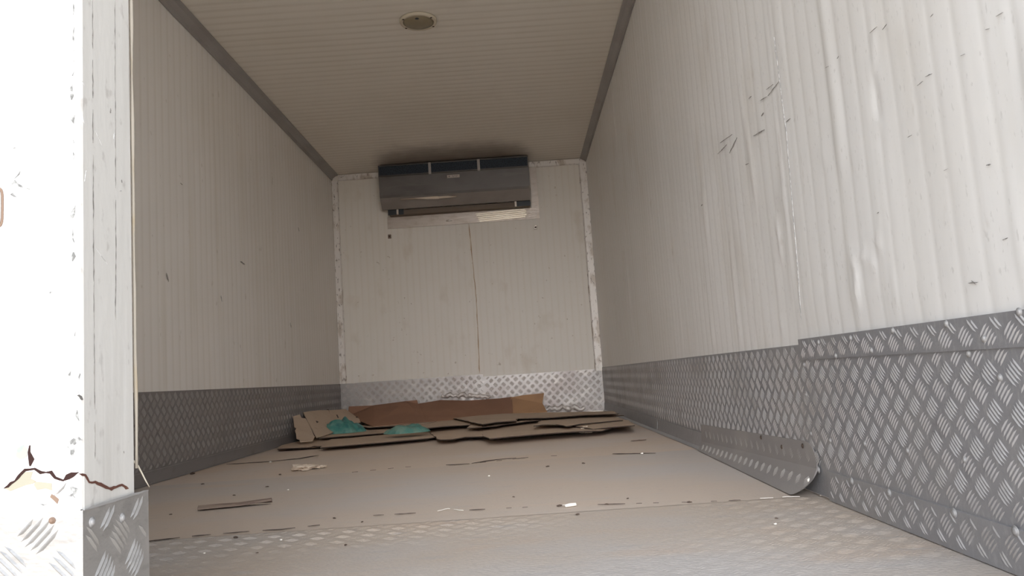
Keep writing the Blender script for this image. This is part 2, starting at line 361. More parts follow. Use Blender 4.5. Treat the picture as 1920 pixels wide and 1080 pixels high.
# floor: four tread sheets laid crosswise under dust
fl = MB().box((0, Y0, -.14), (W, L, -.012)).build('floor', m_shell); tag(fl, kind='structure')
bounds = [Y0, 1.715, 2.80, 3.50, L]
def fh(x, y):
    v = noise.noise(Vector((x*2.3, y*3.1, 1.7)))*.5+.5
    v += .85*math.exp(-((x-1.0)/.33)**2-((y-1.62)/.16)**2)
    return max(0, min(1.5, v))
for i in range(4):
    a, b = bounds[i]+.0012, bounds[i+1]-.0012
    mb = MB(); nx, ny = 60, max(8, int((b-a)/.05))
    vs = []
    for j in range(ny+1):
        for k in range(nx+1):
            x = W*k/nx; y = a+(b-a)*j/ny
            vs.append((x, y, noise.noise(Vector((x*2, y*2, .3)))*.0003-.0012))
    n1 = nx+1
    mb.add(vs, [(j*n1+k, j*n1+k+1, (j+1)*n1+k+1, (j+1)*n1+k) for j in range(ny) for k in range(nx)])
    mb.box((0, a, -.011), (W, b, -.003))
    if i == 0: tread(mb, (0, 0, -.0014), (1, 0, 0), (0, 1, 0), (0, 0, 1), .0, W, a, b, h=.00085, mi=0, hfun=fh, sw=.75)
    if i == 1: tread(mb, (0, 0, -.0014), (1, 0, 0), (0, 1, 0), (0, 0, 1), .8, W, a, 2.3, h=.0006, mi=0, hfun=lambda x, y: .55*fh(x, y)*max(0, 1-(y-1.7)/.6))
    o = mb.build('floor_plate', m_floor_near if i == 0 else m_floor_mid if i == 1 else m_floor, fl, fixn=False)
    if i == 0: o['label'] = 'nearest floor sheet, its five-bar relief showing through the dust'
def ragged(name, pts, wd, mt, parent, up=(0, 0, 1), lift=.0006, seed=0, breaks=0.0, thick=.0008, step=.02, amp=.4):
    """a ragged dirty line along a 3-D polyline lying in a surface with normal 'up'"""
    rr = random.Random(seed); mb = MB(); up = Vector(up)
    P = [Vector(p) for p in pts]; q = []
    for a, b in zip(P, P[1:]):
        n = max(1, int((b-a).length/step)); q += [a.lerp(b, i/n) for i in range(n)]
    q.append(P[-1]); run = []
    runs = []
    for i, p in enumerate(q):
        if rr.random() < breaks and len(run) > 0:
            runs.append(run); run = []; continue
        run.append((p, i))
    runs.append(run)
    for run in runs:
        if len(run) < 2: continue
        vs = []; n = len(run)
        for i, (p, gi) in enumerate(run):
            t = ((run[min(i+1, n-1)][0]-run[max(i-1, 0)][0])).normalized(); s = up.cross(t).normalized()
            ww = wd*(1+amp*(rr.random()*2-1))*(.25 if i in (0, n-1) else 1)
            off = s*wd*amp*(rr.random()-.5)
            vs += [p+off-s*ww/2+up*lift, p+off+s*ww/2+up*lift, p+off-s*ww/2+up*(lift+thick), p+off+s*ww/2+up*(lift+thick)]
        fs = []
        for i in range(n-1):
            a = 4*i; b = a+4
            fs += [(a+2, a+3, b+3, b+2), (a, a+2, b+2, b), (a+1, b+1, b+3, a+3), (a, b, b+1, a+1)]
        fs += [(0, 1, 3, 2), (4*n-4, 4*n-2, 4*n-1, 4*n-3)]
        mb.add(vs, fs)
    return mb.build(name, mt, parent)
def fz(*px): return [at(u, v, 'z', 0) for u, v in px]
ragged('dirt_seam', fz((256, 1018), (360, 1006), (430, 1000), (480, 996), (530, 993), (600, 985)), .006, m_seamdirt, fl, seed=1, breaks=.16, step=.012)
ragged('dirt_seam', fz((700, 967), (880, 957), (1060, 948), (1300, 942), (1400, 938)), .004, m_seamdirt, fl, seed=21, breaks=.5, step=.012)
ragged('dirt_seam', fz((885, 869), (905, 866), (930, 862), (968, 859)), .014, m_seamdirt, fl, seed=2, breaks=.03, step=.02)
ragged('dirt_seam', fz((660, 886), (760, 876), (880, 870), (1000, 857), (1100, 852), (1240, 850)), .010, m_seamdirt, fl, seed=3, breaks=.52, step=.02)
ragged('dirt_seam', fz((424, 871), (500, 866), (560, 860), (597, 854)), .012, m_seamdirt, fl, seed=4, breaks=.06, step=.03, amp=.7)
ragged('scraped_edge', fz((820, 959), (840, 954), (868, 958)), .006, m_white, fl, seed=5, breaks=.05, step=.008)
ragged('scraped_edge', fz((1425, 935), (1450, 934), (1475, 932), (1500, 932)), .006, m_white, fl, seed=6, breaks=.12, step=.008)
ragged('scraped_edge', fz((1050, 948), (1080, 946)), .005, m_white, fl, seed=8, breaks=.0, step=.01)

# scuffs and the old seam on the right wall
def stroke(mb, A, B, wd, n, seed=0, h=.0009):
    A, B, n = Vector(A), Vector(B), Vector(n); rr = random.Random(seed); d = B-A; s = n.cross(d).normalized()
    k = 6; up = []; dn = []
    for i in range(k+1):
        t = i/k; ww = wd*math.sin(math.pi*(.08+.84*t))*(.6+.7*rr.random()); c = A+d*t+s*wd*.4*(rr.random()-.5)
        up.append(c+s*ww/2); dn.append(c-s*ww/2)
    mb.prism(up+dn[::-1], n*h)
sc = MB(); i = 0
SC = [(1440,180,1461,152,4),(1425,189,1438,181,4),(1437,168,1450,158,3),(1404,185,1409,180,4),(1428,218,1432,211,6),(1413,255,1434,243,6),(1350,268,1373,252,4),
      (1346,289,1363,271,4),(1368,287,1382,258,7),(1474,229,1482,222,3),(1315,386,1320,381,7),(1631,62,1645,50,3),(1655,56,1663,45,3),(1720,161,1731,152,3),(1735,144,1748,138,3),
      (1702,258,1710,253,3),(1816,531,1834,529,4),(1822,526,1830,533,3),(1570,110,1573,105,3),(1868,31,1881,23,3),(1848,56,1856,53,3),(1745,32,1750,26,2),(1398,309,1404,306,4),(1645,400,1648,398,3),
      (1801,105,1810,101,2),(1850,310,1858,308,4),(1880,450,1890,446,3),(1770,320,1778,316,2),(1548,127,1554,124,2)]
for u0, v0, u1, v1, wp in SC:
    A, B = at(u0, v0, 'x', W-.0052), at(u1, v1, 'x', W-.0052); i += 1
    stroke(sc, A, B, wp*.00043*A.y/1.5, (-1, 0, 0), i)
o = sc.build('scuff_mark', m_scuff, wr); o['label'] = 'dark slanting scuffs scraped across the sheet'
ragged('panel_seam', [at(1452, 70, 'x', W-.0045), at(1475, 250, 'x', W-.0045), at(1495, 487, 'x', W-.0045), at(1503, 600, 'x', W-.0045)], .0022, m_scufflight, wr, up=(-1, 0, 0), seed=9, step=.03, thick=.0006)
sc = MB()
for k, (u, v, du, dv, wp) in enumerate([(455, 493, 4, 3, 6), (250, 206, 1, 4, 3), (478, 176, 1, 4, 6), (314, 520, 2, 8, 6), (415, 560, 1, 6, 4), (545, 610, 1, 5, 4), (340, 345, 2, 2, 4), (560, 430, 1, 4, 4)]):
    A, B = at(u-du, v-dv, 'x', .0058), at(u+du, v+dv, 'x', .0058); stroke(sc, A, B, .5*wp*A.y/F, (1, 0, 0), k+50)
sc.build('scuff_mark', m_scuff, wl)
ragged('rust_streak', [at(879, 420, 'y', L-.005), at(884, 470, 'y', L-.005), at(893, 560, 'y', L-.005), at(897, 640, 'y', L-.005), at(899, 700, 'y', L-.005)], .007, mat('rust_line', (.46, .33, .22), .9, layers=[((20, 20, 9), .45, .6, (.60, .50, .38), .9, 4)]), wb, up=(0, -1, 0), seed=11, step=.04)

# ------------------------------------------------------------ trims
def cove(name, sx):
    s = 1 if sx == 0 else -1; mb = MB(); pr = []
    a, bz = (.052, .042) if sx == 0 else (.045, .032)
    prof = [(0, -bz), (.004, -bz), (.010, -bz*.62), (a*.62, -.010), (a, -.0045), (a, -.0015), (0, -.0015)]
    mb.prism([(sx+s*(x+.0045), Y0, H+z) for x, z in prof], (0, L-Y0-.006, 0))
    return tag(mb.build(name, m_grey), kind='structure')
cove('trim_1', 0); cove('trim_2', W)
def strip_ragged(name, a, b, nrm, lat, wd, th, mt, seed, wob=.004, n=40):
    a, b, nrm, lat = Vector(a), Vector(b), Vector(nrm), Vector(lat); mb = MB(); vs = []; rr = random.Random(seed)
    for i in range(n+1):
        p = a.lerp(b, i/n); e = wd+wob*(rr.random()-.5)
        vs += [p, p+lat*e, p+lat*e+nrm*th*.4, p+lat*(e*.85)+nrm*th, p+nrm*th]
    fs = [(i*5+j, i*5+(j+1) % 5, i*5+5+(j+1) % 5, i*5+5+j) for i in range(n) for j in range(5)] + [(4, 3, 2, 1, 0), tuple(n*5+j for j in range(5))]
    mb.add(vs, fs); return mb.build(name, mt)
yb = L-.0045
tag(strip_ragged('trim_3', (.004, yb, .333), (.004, yb, H-.05), (0, -1, 0), (1, 0, 0), .050, .012, m_whitetrim, 1), kind='structure')
tag(strip_ragged('trim_4', (W-.005, yb, .300), (W-.005, yb, H-.03), (0, -1, 0), (-1, 0, 0), .058, .012, m_whitetrim, 2), kind='structure')
tag(strip_ragged('trim_5', (.055, yb, H-.004), (W-.05, yb, H-.004), (0, -1, 0), (0, 0, -1), .045, .010, m_whitetrim, 3), kind='structure')

# ------------------------------------------------------------ kick plates
def rivets(parent, spots, ax, val, n, mt=m_rivet, r=.0046):
    for u, v in spots:
        c = at(u, v, ax, val)
        MB().lathe([(r*1.25, 0), (r*1.2, .0008), (r*.86, .0009), (r*.84, .0016), (r*.5, .0026), (r*.1, .0029)], c, n, 14).build('rivet', mt, parent, smooth=True)
# right
br = MB()
br.box((W-.0082, 1.722, .004), (W, 5.895, .325))
tread(br, (W-.0082, 0, 0), (0, 1, 0), (0, 0, 1), (-1, 0, 0), 1.722, 5.89, .058, .325)
o = br.build('baseboard_right', [m_treadR, m_bar]); tag(o, kind='structure')
nr = MB(); nr.box((W-.0088, Y0, .004), (W, 1.742, .300)); tread(nr, (W-.0088, 0, 0), (0, 1, 0), (0, 0, 1), (-1, 0, 0), Y0, 1.742, .060, .292, h=.0014)
kp = nr.build('kick_plate', [m_treadR, m_bar], o); 
st = MB(); st.box((W-.0118, Y0, .291), (W-.0008, 1.722, .3365)); tread(st, (W-.0118, 0.013, .021), (0, 1, 0), (0, 0, 1), (-1, 0, 0), Y0, 1.70, .271, .314, h=.0014)
ts = st.build('cover_strip', [m_treadR, m_bar], o)
an = MB(); an.box((W-.0125, Y0, .0005), (W-.001, 1.640, .0610)); tread(an, (W-.0125, 0.02, .008), (0, 1, 0), (0, 0, 1), (-1, 0, 0), Y0, 1.61, -.004, .050, h=.0014)
ag = an.build('corner_strip', [m_treadR, m_bar], o)
rivets(ts, [(1911,585),(1845,635),(1774,607),(1674,620),(1595,634),(1535,642),(1634,657),(1567,667)], 'x', W-.0118, (-1,0,0))
rivets(kp, [(1508,684),(1521,813),(1557,826),(1622,832),(1702,845),(1809,862),(1512,740),(1875,708),(1816,663)], 'x', W-.0088, (-1,0,0), r=.0045)
rivets(ag, [(1789,962),(1904,996),(1667,924),(1535,881),(1597,902)], 'x', W-.0125, (-1,0,0), r=.006)
# far corner strip behind the patch
fs_ = MB(); fs_.prism([(W-.0092, 0, .060), (W-.012, 0, .060), (W-.016, 0, .010), (W-.026, 0, .0006), (W-.0092, 0, .0006)], (0, 1, 0))
fs_.v = [(x, 2.745+y*(5.88-2.745), z) for x, y, z in fs_.v]
cs = fs_.build('corner_strip', [m_treadR, m_bar], o)
ragged('strip_joint', [(W-.0165, 3.62, .003), (W-.0118, 3.63, .058)], .006, m_rivet, cs, up=(-1, 0, 0), seed=3, step=.01)
# bent repair plate
YR0 = at(1524, 885, 'x', W-.026).y
def repair():
    mb = MB(); ys = YR0 + (2.742-YR0)*np.linspace(0, 1, 90)**2; rings = []
    for y in ys:
        t = (y-1.6)/(2.742-1.6)
        top = .116+(.088-.116)*t; fold = .063+(.030-.063)*t; foot = .050+(.018-.050)*t
        r = .062
        dy = y-YR0
        k = math.sqrt(max(0, 1-(1-min(1, dy/r))**2))          # rounded nose
        mid = .060
        tz = mid+(top-mid)*k; bz = mid*.95*(1-k)+.0014
        def prof(z):
            if z >= fold: return .0125+(.004)*(top-z)/max(.001, top-fold)
            s = (fold-z)/fold; return .0165+foot*s**1.5
        zz = [tz, tz*.6+fold*.4 if tz > fold else tz, min(fold, tz), max(bz, min(fold, tz)*.66), max(bz, min(fold, tz)*.33), bz]
        zz = [max(bz, z) for z in zz]
        rings.append([(W-prof(z), float(y), z) for z in zz])
    m = 6; vs = [p for rg in rings for p in rg] + [(p[0]+.0022, p[1]+.001, p[2]) for rg in rings for p in rg]
    n = len(ys); fs = []; off = n*m
    for i in range(n-1):
        for j in range(m-1):
            a = i*m+j; fs += [(a, a+1, a+m+1, a+m), (off+a, off+a+m, off+a+m+1, off+a+1)]
        fs += [(i*m, i*m+m, off+i*m+m, off+i*m), (i*m+m-1, off+i*m+m-1, off+i*m+2*m-1, i*m+2*m-1)]
    for j in range(m-1):
        fs += [(j, off+j, off+j+1, j+1), ((n-1)*m+j, (n-1)*m+j+1, off+(n-1)*m+j+1, off+(n-1)*m+j)]
    mb.add(vs, fs)
    # relief on the two leaves
    for y0 in np.arange(1.68, 2.70, .052):
        for row in (0, 1):
            yy = y0 + (.026 if row else 0); t = (yy-1.6)/1.142
            top = .108-.022*t; fold = .063-.033*t; foot = .050-.032*t
            if row == 0: A = Vector((W-.0138, yy, (top+fold)/2)); up = Vector((.1, 0, 1)).normalized()
            else: A = Vector((W-.0168-foot*.33, yy, fold*.52)); up = Vector((.62, 0, .8)).normalized()
            nn = Vector((0, 1, 0)).cross(up)*-1
            if nn.x > 0: nn = -nn
            for k in range(-2, 3):
                d = (Vector((0, .7, 0))-up*.7); q = Vector((0, .7, 0))+up*.7
                c = A+q*k*.0056; l = .0125*(1-.1*abs(k)); wv = q*.0016
                p = [c-d*l, c-d*l*.5+wv, c+d*l*.5+wv, c+d*l, c+d*l*.5-wv, c-d*l*.5-wv, c-d*l*.5+nn*.0014, c+d*l*.5+nn*.0014]
                mb.add(p, [(0,1,6),(1,2,7,6),(2,3,7),(3,4,7),(4,5,6,7),(5,0,6)], 1)
    return mb.build('repair_plate', [mat('dusty_repair_plate', (.315, .30, .295), .6, .3, .4, [((6, 6, 9), .42, .7, (.37, .35, .335), .8, 5)], bump=((150, 200, 220), .0006, .3)), m_barL2])
rp = repair(); tag(rp, 'bent tread plate patch with a rounded end, screwed over the foot of the right wall', 'metal plate')
rivets(rp, [(1427,820),(1466,838),(1505,836)], 'x', W-.0140, (-1,0,0), m_screw, .0045)
rivets(rp, [(1516,900)], 'x', W-.040, (-1,0,.4), m_white, .004)
# left
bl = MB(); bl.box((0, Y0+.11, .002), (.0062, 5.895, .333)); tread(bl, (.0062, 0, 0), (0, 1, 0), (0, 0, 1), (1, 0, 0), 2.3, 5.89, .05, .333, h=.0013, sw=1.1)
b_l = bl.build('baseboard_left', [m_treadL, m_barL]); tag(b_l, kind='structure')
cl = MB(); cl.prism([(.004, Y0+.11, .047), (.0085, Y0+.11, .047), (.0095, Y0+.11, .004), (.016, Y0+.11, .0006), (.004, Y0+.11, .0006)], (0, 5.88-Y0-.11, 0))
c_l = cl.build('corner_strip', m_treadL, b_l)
ragged('bright_edge', [(.0088, 2.5, .0475), (.0088, 4.6, .0475)], .0016, m_barL, c_l, up=(1, 0, 0), seed=4, step=.05, amp=.3)
# back
bb = MB(); bb.box((.004, L-.008, .002), (1.09, L-.001, .333)); tread(bb, (0, L-.008, 0), (1, 0, 0), (0, 0, 1), (0, -1, 0), .01, 1.085, .0, .333, h=.0010, mi=1, period=.062, length=.034, sw=1.2)
b_b = bb.build('baseboard_back', [m_treadB, m_barB]); tag(b_b, kind='structure')
bb = MB(); bb.box((1.082, L-.0105, .002), (W-.012, L-.003, .315)); tread(bb, (0, L-.0105, 0), (1, 0, 0), (0, 0, 1), (0, -1, 0), 1.09, W-.015, .0, .315, h=.0014, mi=1, period=.062, length=.036, sw=1.2)
bb.build('kick_plate', [m_treadB, m_barB], b_b)['label'] = 'brighter right-hand sheet'
def wad(name, c, size, mt, seed, parent=None, sub=3, k=2.6, amp=.4, flat=True, loc=None):
    bm = bmesh.new(); bmesh.ops.create_icosphere(bm, subdivisions=sub, radius=1)
    for v in bm.verts:
        d = v.co.copy(); r = 1+amp*noise.noise(d*k+Vector((seed, 0, 0)))*1.5+amp*.6*noise.noise(d*k*2.7+Vector((0, seed, 0)))
        v.co = Vector((d.x*size[0]*r, d.y*size[1]*r, d.z*size[2]*r))
        if flat and v.co.z < -size[2]*.35: v.co.z = -size[2]*.35+(v.co.z+size[2]*.35)*.1
    zm = min(v.co.z for v in bm.verts)
    for v in bm.verts: v.co.z -= zm
    me = bpy.data.meshes.new(name); bm.to_mesh(me); bm.free(); me.materials.append(mt)
    o = bpy.data.objects.new(name, me); C.objects.link(o); o.location = c
    if parent: o.parent = parent
    return o
# crumpled silvery edge peeled off the back plate
m_crump = mat('crumpled_bright_foil', (.78, .74, .71), .6, .3, .5, [((20, 20, 20), .45, .65, (.5, .45, .42), .9, 3)])
def crumple(pts, rad, seed):
    mb = MB(); rr = random.Random(seed); q = []; P = [Vector(p) for p in pts]
    for a, b in zip(P, P[1:]):
        n = max(2, int((b-a).length/.018)); q += [a.lerp(b, i/n) for i in range(n)]
    mb.tube([p+Vector((0, rr.uniform(-.006, .002), rr.uniform(-.008, .012))) for p in q], [rad*rr.uniform(.45, 1.25) for _ in q], 7)
    return mb.build('crumpled_edge', m_crump, b_b)
crumple([at(828, 744, 'y', L-.03), at(850, 741, 'y', L-.03), at(890, 742, 'y', L-.03), at(925, 744, 'y', L-.03)], .016, 1)
crumple([at(1020, 767, 'y', L-.05), at(1040, 766, 'y', L-.05), at(1072, 764, 'y', L-.05), at(1100, 767, 'y', L-.05)], .017, 2)

# ------------------------------------------------------------ rear door (left leaf, shut)
XD = .941
YD = .861
door = MB().box((-.0, Y0, -.02), (XD, YD, 2.0)).build('door_1', [m_door, m_dooredge], bevel=.004)
for p in door.data.polygons:
    if p.normal.x > .9: p.material_index = 1
tag(door, kind='structure')
def dE(*px): return [at(u, v, 'x', XD) for u, v in px]
def dF(*px): return [at(u, v, 'y', Y0) for u, v in px]
for uv, wd in (((173, 0, 174, 300, 176, 620, 178, 860), .0011), ((215, 0, 216, 250, 217, 480, 216, 600), .0010)):
    pts = [(uv[i], uv[i+1]) for i in range(0, 8, 2)]
    ragged('groove', dE(*pts), wd, m_scuff, door, up=(1, 0, 0), lift=.0001, seed=int(uv[0]), breaks=.03, step=.006, thick=.0003, amp=.8)
ragged('crack', dE((148,887),(159,892),(167,903),(183,906),(193,912),(204,917),(217,913.5),(228,910),(240,917)), .0024, m_rust, door, up=(1, 0, 0), lift=.0001, seed=2, step=.004, thick=.0006, amp=.55)
ragged('crack', dF((8,916),(28,901),(48,882),(65,880),(77,885),(96,885),(104,895),(119,901),(134,890),(148,887)), .0022, m_crackout, door, up=(0, -1, 0), lift=.0001, seed=3, step=.004, thick=.0006, amp=.6)
ragged('crack', dF((119,901),(128,895),(136,889),(145,886)), .0042, m_crackout, door, up=(0, -1, 0), lift=.0002, seed=4, step=.004, thick=.0007, amp=.4)
ragged('crack', dF((55,835),(55,848),(59,862),(58,874)), .0042, m_crackout, door, up=(0, -1, 0), lift=.0001, seed=5, step=.004, thick=.0006, amp=.4)
ragged('crack', dF((124,905),(118,915),(108,924),(100,928)), .0020, m_scuff, door, up=(0, -1, 0), lift=.0001, seed=6, step=.004, thick=.0006, amp=.5)
def patch(px, mt, name='chipped_patch', face='F', lift=.0001, th=.0004):
    pts = dF(*px) if face == 'F' else dE(*px); n = Vector((0, -1, 0)) if face == 'F' else Vector((1, 0, 0))
    return MB().prism([p+n*lift for p in pts], n*th).build(name, mt, door)
patch([(9,916),(28,903),(48,885),(62,884),(58,897),(68,902),(62,907),(48,910),(20,921)], m_cream)
patch([(66,903),(80,904),(97,906),(98,920),(86,916),(70,919),(64,909)], m_cream)
patch([(33,840),(44,834),(52,842),(50,856),(40,862),(30,856)], m_mint)
patch([(97,926),(104,930),(111,936),(108,945),(101,938),(94,932)], m_bracketrim)
# chips high up, worn rim streaks
for px in ([(22,340),(32,330),(39,319),(37,327),(30,332)], [(18,350),(28,337),(34,344),(46,350),(60,356),(44,353),(30,348)], [(19,365),(24,361),(32,370),(26,369)], [(22,277),(26,276),(31,278),(24,279)], [(93,548),(96,546),(101,547),(97,549),(94,551)], [(75,945),(60,940),(82,948),(90,945)]):
    patch(px, m_chip)
rr = random.Random(5)
for (u, v0, v1, wd, brk) in ((137, 0, 120, .0010, .1), (137, 120, 300, .0020, .25), (138, 385, 490, .0030, .2), (141, 560, 640, .0018, .5), (147, 700, 790, .0030, .45), (132, 688, 708, .0020, .1), (141, 818, 836, .0050, .1), (133, 830, 858, .0050, .1), (140, 845, 868, .0045, .3), (138, 912, 935, .0045, .3), (128, 820, 858, .0015, .2)):
    ragged('worn_streak', dF(*[(u+rr.uniform(-2, 2), v0+(v1-v0)*t/4) for t in range(5)]), wd, m_chip, door, up=(0, -1, 0), lift=.0001, seed=int(u+v0), breaks=brk, step=.004, thick=.0004, amp=.9)
for (u, v, a, b, w_) in ((228,340,-2,-6,.0022),(226,358,4,0,.0012),(207,208,-1,9,.0022),(155,155,6,10,.0016),(156,225,3,12,.0014),(232,848,1,4,.0022),(153,90,3,8,.001),(160,330,-3,20,.0008),(185,260,14,30,.0006),(150,745,10,10,.0035),(190,480,22,30,.0006),(214,255,-2,12,.0014)):
    mb = MB(); A, B = dE((u-a/2, v-b/2), (u+a/2, v+b/2)); stroke(mb, A, B, w_, (1, 0, 0), u+v, .0003); mb.build('scratch', m_scuff if w_ > .0017 else m_scufflight, door)
# wrap-round tread plate
zt = .198
dp = MB()
dp.box((XD, Y0-.003, -.02), (XD+.0022, .885, zt)); dp.box((XD-.32, Y0-.003, -.02), (XD, Y0-.0002, zt+.001))
tread(dp, (XD+.0022, 0.012, .012), (0, 1, 0), (0, 0, 1), (1, 0, 0), Y0-.012, .868, -.03, zt-.014, h=.0018, period=.060, length=.038, sw=1.25)
tread(dp, (0, Y0-.003, 0), (1, 0, 0), (0, 0, 1), (0, -1, 0), XD-.32, XD-.002, -.02, zt-.002, h=.0016, period=.060, length=.036)
cpw = dp.build('corner_plate', [m_doorplate, m_doorplate], door)
cpw['label'] = 'tread plate wrapped round the foot of the door'
rivets(cpw, [(172, 979), (229, 971)], 'x', XD+.0022, (1, 0, 0), r=.0042)
rivets(cpw, [(98, 976)], 'y', Y0-.003, (0, -1, 0), m_bracketrim, r=.0026)
ragged('flange_edge', [Vector((XD+.0026, Y0-.002, zt+.0006)), Vector((XD+.0026, .884, zt+.0006))], .0022, m_rivet, cpw, up=(1, 0, 0), lift=0, seed=8, step=.01, thick=.0006, amp=.3)
# frayed seal along the inner edge
sl = MB(); q = []
for k in range(60):
    z = .225+(1.9-.225)*k/59; q.append((XD-.0004+.0012*noise.noise(Vector((z*9, 1, 0))), YD+.0030, z))
sl.tube(q, [.0018+.0012*noise.noise(Vector((z[2]*14, 5, 2))) for z in q], 6)
se = sl.build('door_seal', m_seal, door, smooth=True)
# keeper plate at the frame edge of the photo
kc = at(-16, 390, 'y', Y0)
pts = []
hw, hh = .0125, .0212
for a in range(24):
    t = 2*math.pi*a/24; c, s = math.cos(t), math.sin(t)
    pts.append(Vector((kc.x+hw*math.copysign(abs(c)**.4, c), Y0, kc.z+hh*math.copysign(abs(s)**.4, s))))
kb = MB().prism(pts, (0, -.0012, 0)).build('lock_keeper', m_bracketrim, door)
MB().prism([Vector((kc.x+(p.x-kc.x)*.86, Y0-.0010, kc.z+(p.z-kc.z)*.91)) for p in pts], (0, -.0008, 0)).build('keeper_face', m_bracket, kb)
# string
s1 = [at(243, 857, 'y', .868), at(247, 859, 'y', .872), at(251, 865, 'y', .876), at(259, 874, 'y', .880), at(266, 887, 'y', .884), at(273, 901, 'y', .888), at(280, 913, 'y', .892)]
s2 = [at(243, 862, 'y', .868), at(247, 866, 'y', .872), at(252, 866, 'y', .876)]
ms = MB().tube(s1, [.0008, .0013, .0014, .0010, .0009, .0008, .0005], 7).tube(s2, [.0008, .0010, .0006], 6).tube([s2[0]+Vector((.0012, 0, .001)), s1[2], s2[1]], .0006, 6)
tag(ms.build('string', m_string, smooth=True), 'frayed beige string hanging from the inner edge of the white door', 'string')

# ------------------------------------------------------------ ceiling lamp
lc = Vector((1.013, 3.395, H-.003))
lamp = empty('ceiling_lamp', lc); tag(lamp, 'small round ceiling lamp with a yellowed lens and cream ring', 'lamp')
MB().lathe([(.086, .002), (.086, -.004), (.083, -.010), (.072, -.012), (.070, -.006), (.070, .002)], lc, (0, 0, 1), 40).build('ring', m_ring, lamp, smooth=True)
MB().lathe([(.071, -.004), (.0705, -.009), (.062, -.014), (.04, -.018), (.02, -.0195), (.002, -.020)], lc, (0, 0, 1), 36).build('lens', m_lens, lamp, smooth=True)
MB().lathe([(.009, -.018), (.009, -.022), (.004, -.024), (.001, -.024)], lc+Vector((0, -.052, .006)), (0, 0, 1), 12).build('dark_clip', m_black, lamp, smooth=True)
for a in (35, 145, 215, 325):
    c = lc+Vector((math.cos(R(a))*.077, math.sin(R(a))*.077, -.0095)); MB().lathe([(.0058, .001), (.0056, -.002), (.003, -.004), (.0005, -.0042)], c, (0, 0, 1), 12).build('screw', m_screw, lamp, smooth=True)

# ------------------------------------------------------------ evaporator
ex0, ex1 = .405, 1.540
ev = empty('evaporator_unit', (0.97, L-.01, 1.58)); tag(ev, 'stainless steel cooling blower unit high on the back wall', 'cooling unit')
yf = L-.205
zt_ = H-.009
body = MB()
prof = [(L-.008, zt_), (yf+.012, zt_), (yf+.012, 1.868), (yf, 1.866), (yf-.002, 1.858), (yf+.010, 1.718), (yf+.016, 1.700), (L-.110, 1.628), (L-.102, 1.626), (L-.102, 1.636), (L-.008, 1.68)]
body.prism([(ex0, y, z) for y, z in prof], (ex1-ex0, 0, 0))
bd = body.build('casing', [m_steel, m_lip], ev)
for p in bd.data.polygons:
    if p.normal.z < -.45 and p.center.y > yf+.03 and p.center.z < 1.69 and p.area > .05: p.material_index = 1
MB().box((ex0+.004, yf+.002, 1.868), (ex1-.004, yf+.013, zt_-.004)).build('outlet_mesh', m_bluebk, ev)
gf = MB(); 
for z0, z1 in ((zt_-.007, zt_), (1.863, 1.870)): gf.box((ex0, yf-.006, z0), (ex1, yf+.011, z1))
gf.box((ex0, yf-.006, 1.863), (ex0+.006, yf+.011, zt_)); gf.box((ex1-.006, yf-.006, 1.863), (ex1, yf+.011, zt_))
gf.build('outlet_frame', m_steel, ev)
for u in (805, 897):
    x = at(u, 305, 'y', yf-.008).x; MB().box((x-.010, yf-.010, 1.856), (x+.010, yf+.010, zt_-.001)).build('divider', mat('pale_divider', (.42, .38, .355), .5, .4), ev)
lb = at(850, 330.5, 'y', yf-.004); lo = MB().prism([(lb.x-.047, yf-.0035, lb.z-.010), (lb.x+.047, yf-.0035, lb.z-.010), (lb.x+.047, yf-.0050, lb.z+.012), (lb.x-.047, yf-.0050, lb.z+.012)], (0, .0045, 0)).build('label', m_label, ev)
ink = MB()
for k, (dx, ww, dz, hz) in enumerate([(-.031, .010, .001, .010), (-.004, .012, .005, .0035), (.012, .012, .005, .0035), (.028, .010, .005, .0035), (0, .016, -.003, .003), (.022, .014, -.003, .003)]):
    ink.box((lb.x+dx-ww/2, yf-.0056, lb.z+dz-hz/2), (lb.x+dx+ww/2, yf-.0035, lb.z+dz+hz/2))
ink.build('print', m_labelink, lo)
# dented crease, its highlight put in as a much brighter steel
cp = [(750, 374), (775, 372), (800, 370), (821, 368.5), (824, 369), (840, 368), (856, 367)]
hs = [.001, .004, .007, .010, .006, .006, .002]
mb = MB(); vs = []
for (u, v), h in zip(cp, hs):
    p = at(u, v, 'y', yf+.008); vs += [Vector((p.x, yf+.016, p.z+h)), Vector((p.x, yf-.006-h*.2, p.z-h*.1)), Vector((p.x, yf+.022, p.z-h*1.6))]
mb.add(vs, [f for i in range(len(cp)-1) for f in ((i*3, i*3+1, i*3+4, i*3+3), (i*3+1, i*3+2, i*3+5, i*3+4), (i*3+2, i*3, i*3+3, i*3+5))]+[(0, 1, 2), (len(cp)*3-3, len(cp)*3-1, len(cp)*3-2)])
mb.build('bent_crease', m_steel2, ev)
MB().box((ex0+.05, L-.080, 1.588), (ex1-.004, L-.012, 1.626)).build('drain_tray', mat('brown_tray', (.17, .13, .10), .6, .3), ev)
for a, b in ((ex0+.04, ex0+.16), (ex1-.11, ex1-.002)): MB().box((a, L-.088, 1.590), (b, L-.079, 1.632)).build('intake_opening', m_black, ev)
for x in (ex0+.115, ex1-.115): MB().box((x-.007, L-.106, 1.588), (x+.007, L-.087, 1.634)).build('bracket', m_flash, ev)
fg = MB(); x0, x1 = ex0+.02, ex1+.065
fg.box((x0, L-.012, 1.500), (x1, L-.004, 1.590)); fg.box((x1-.055, L-.012, 1.590), (x1, L-.004, 1.93))
f_ = fg.build('wall_flange', m_flash, ev)
ff = MB()
a = at(893, 410, 'y', L-.015); b = at(985, 404, 'y', L-.015)
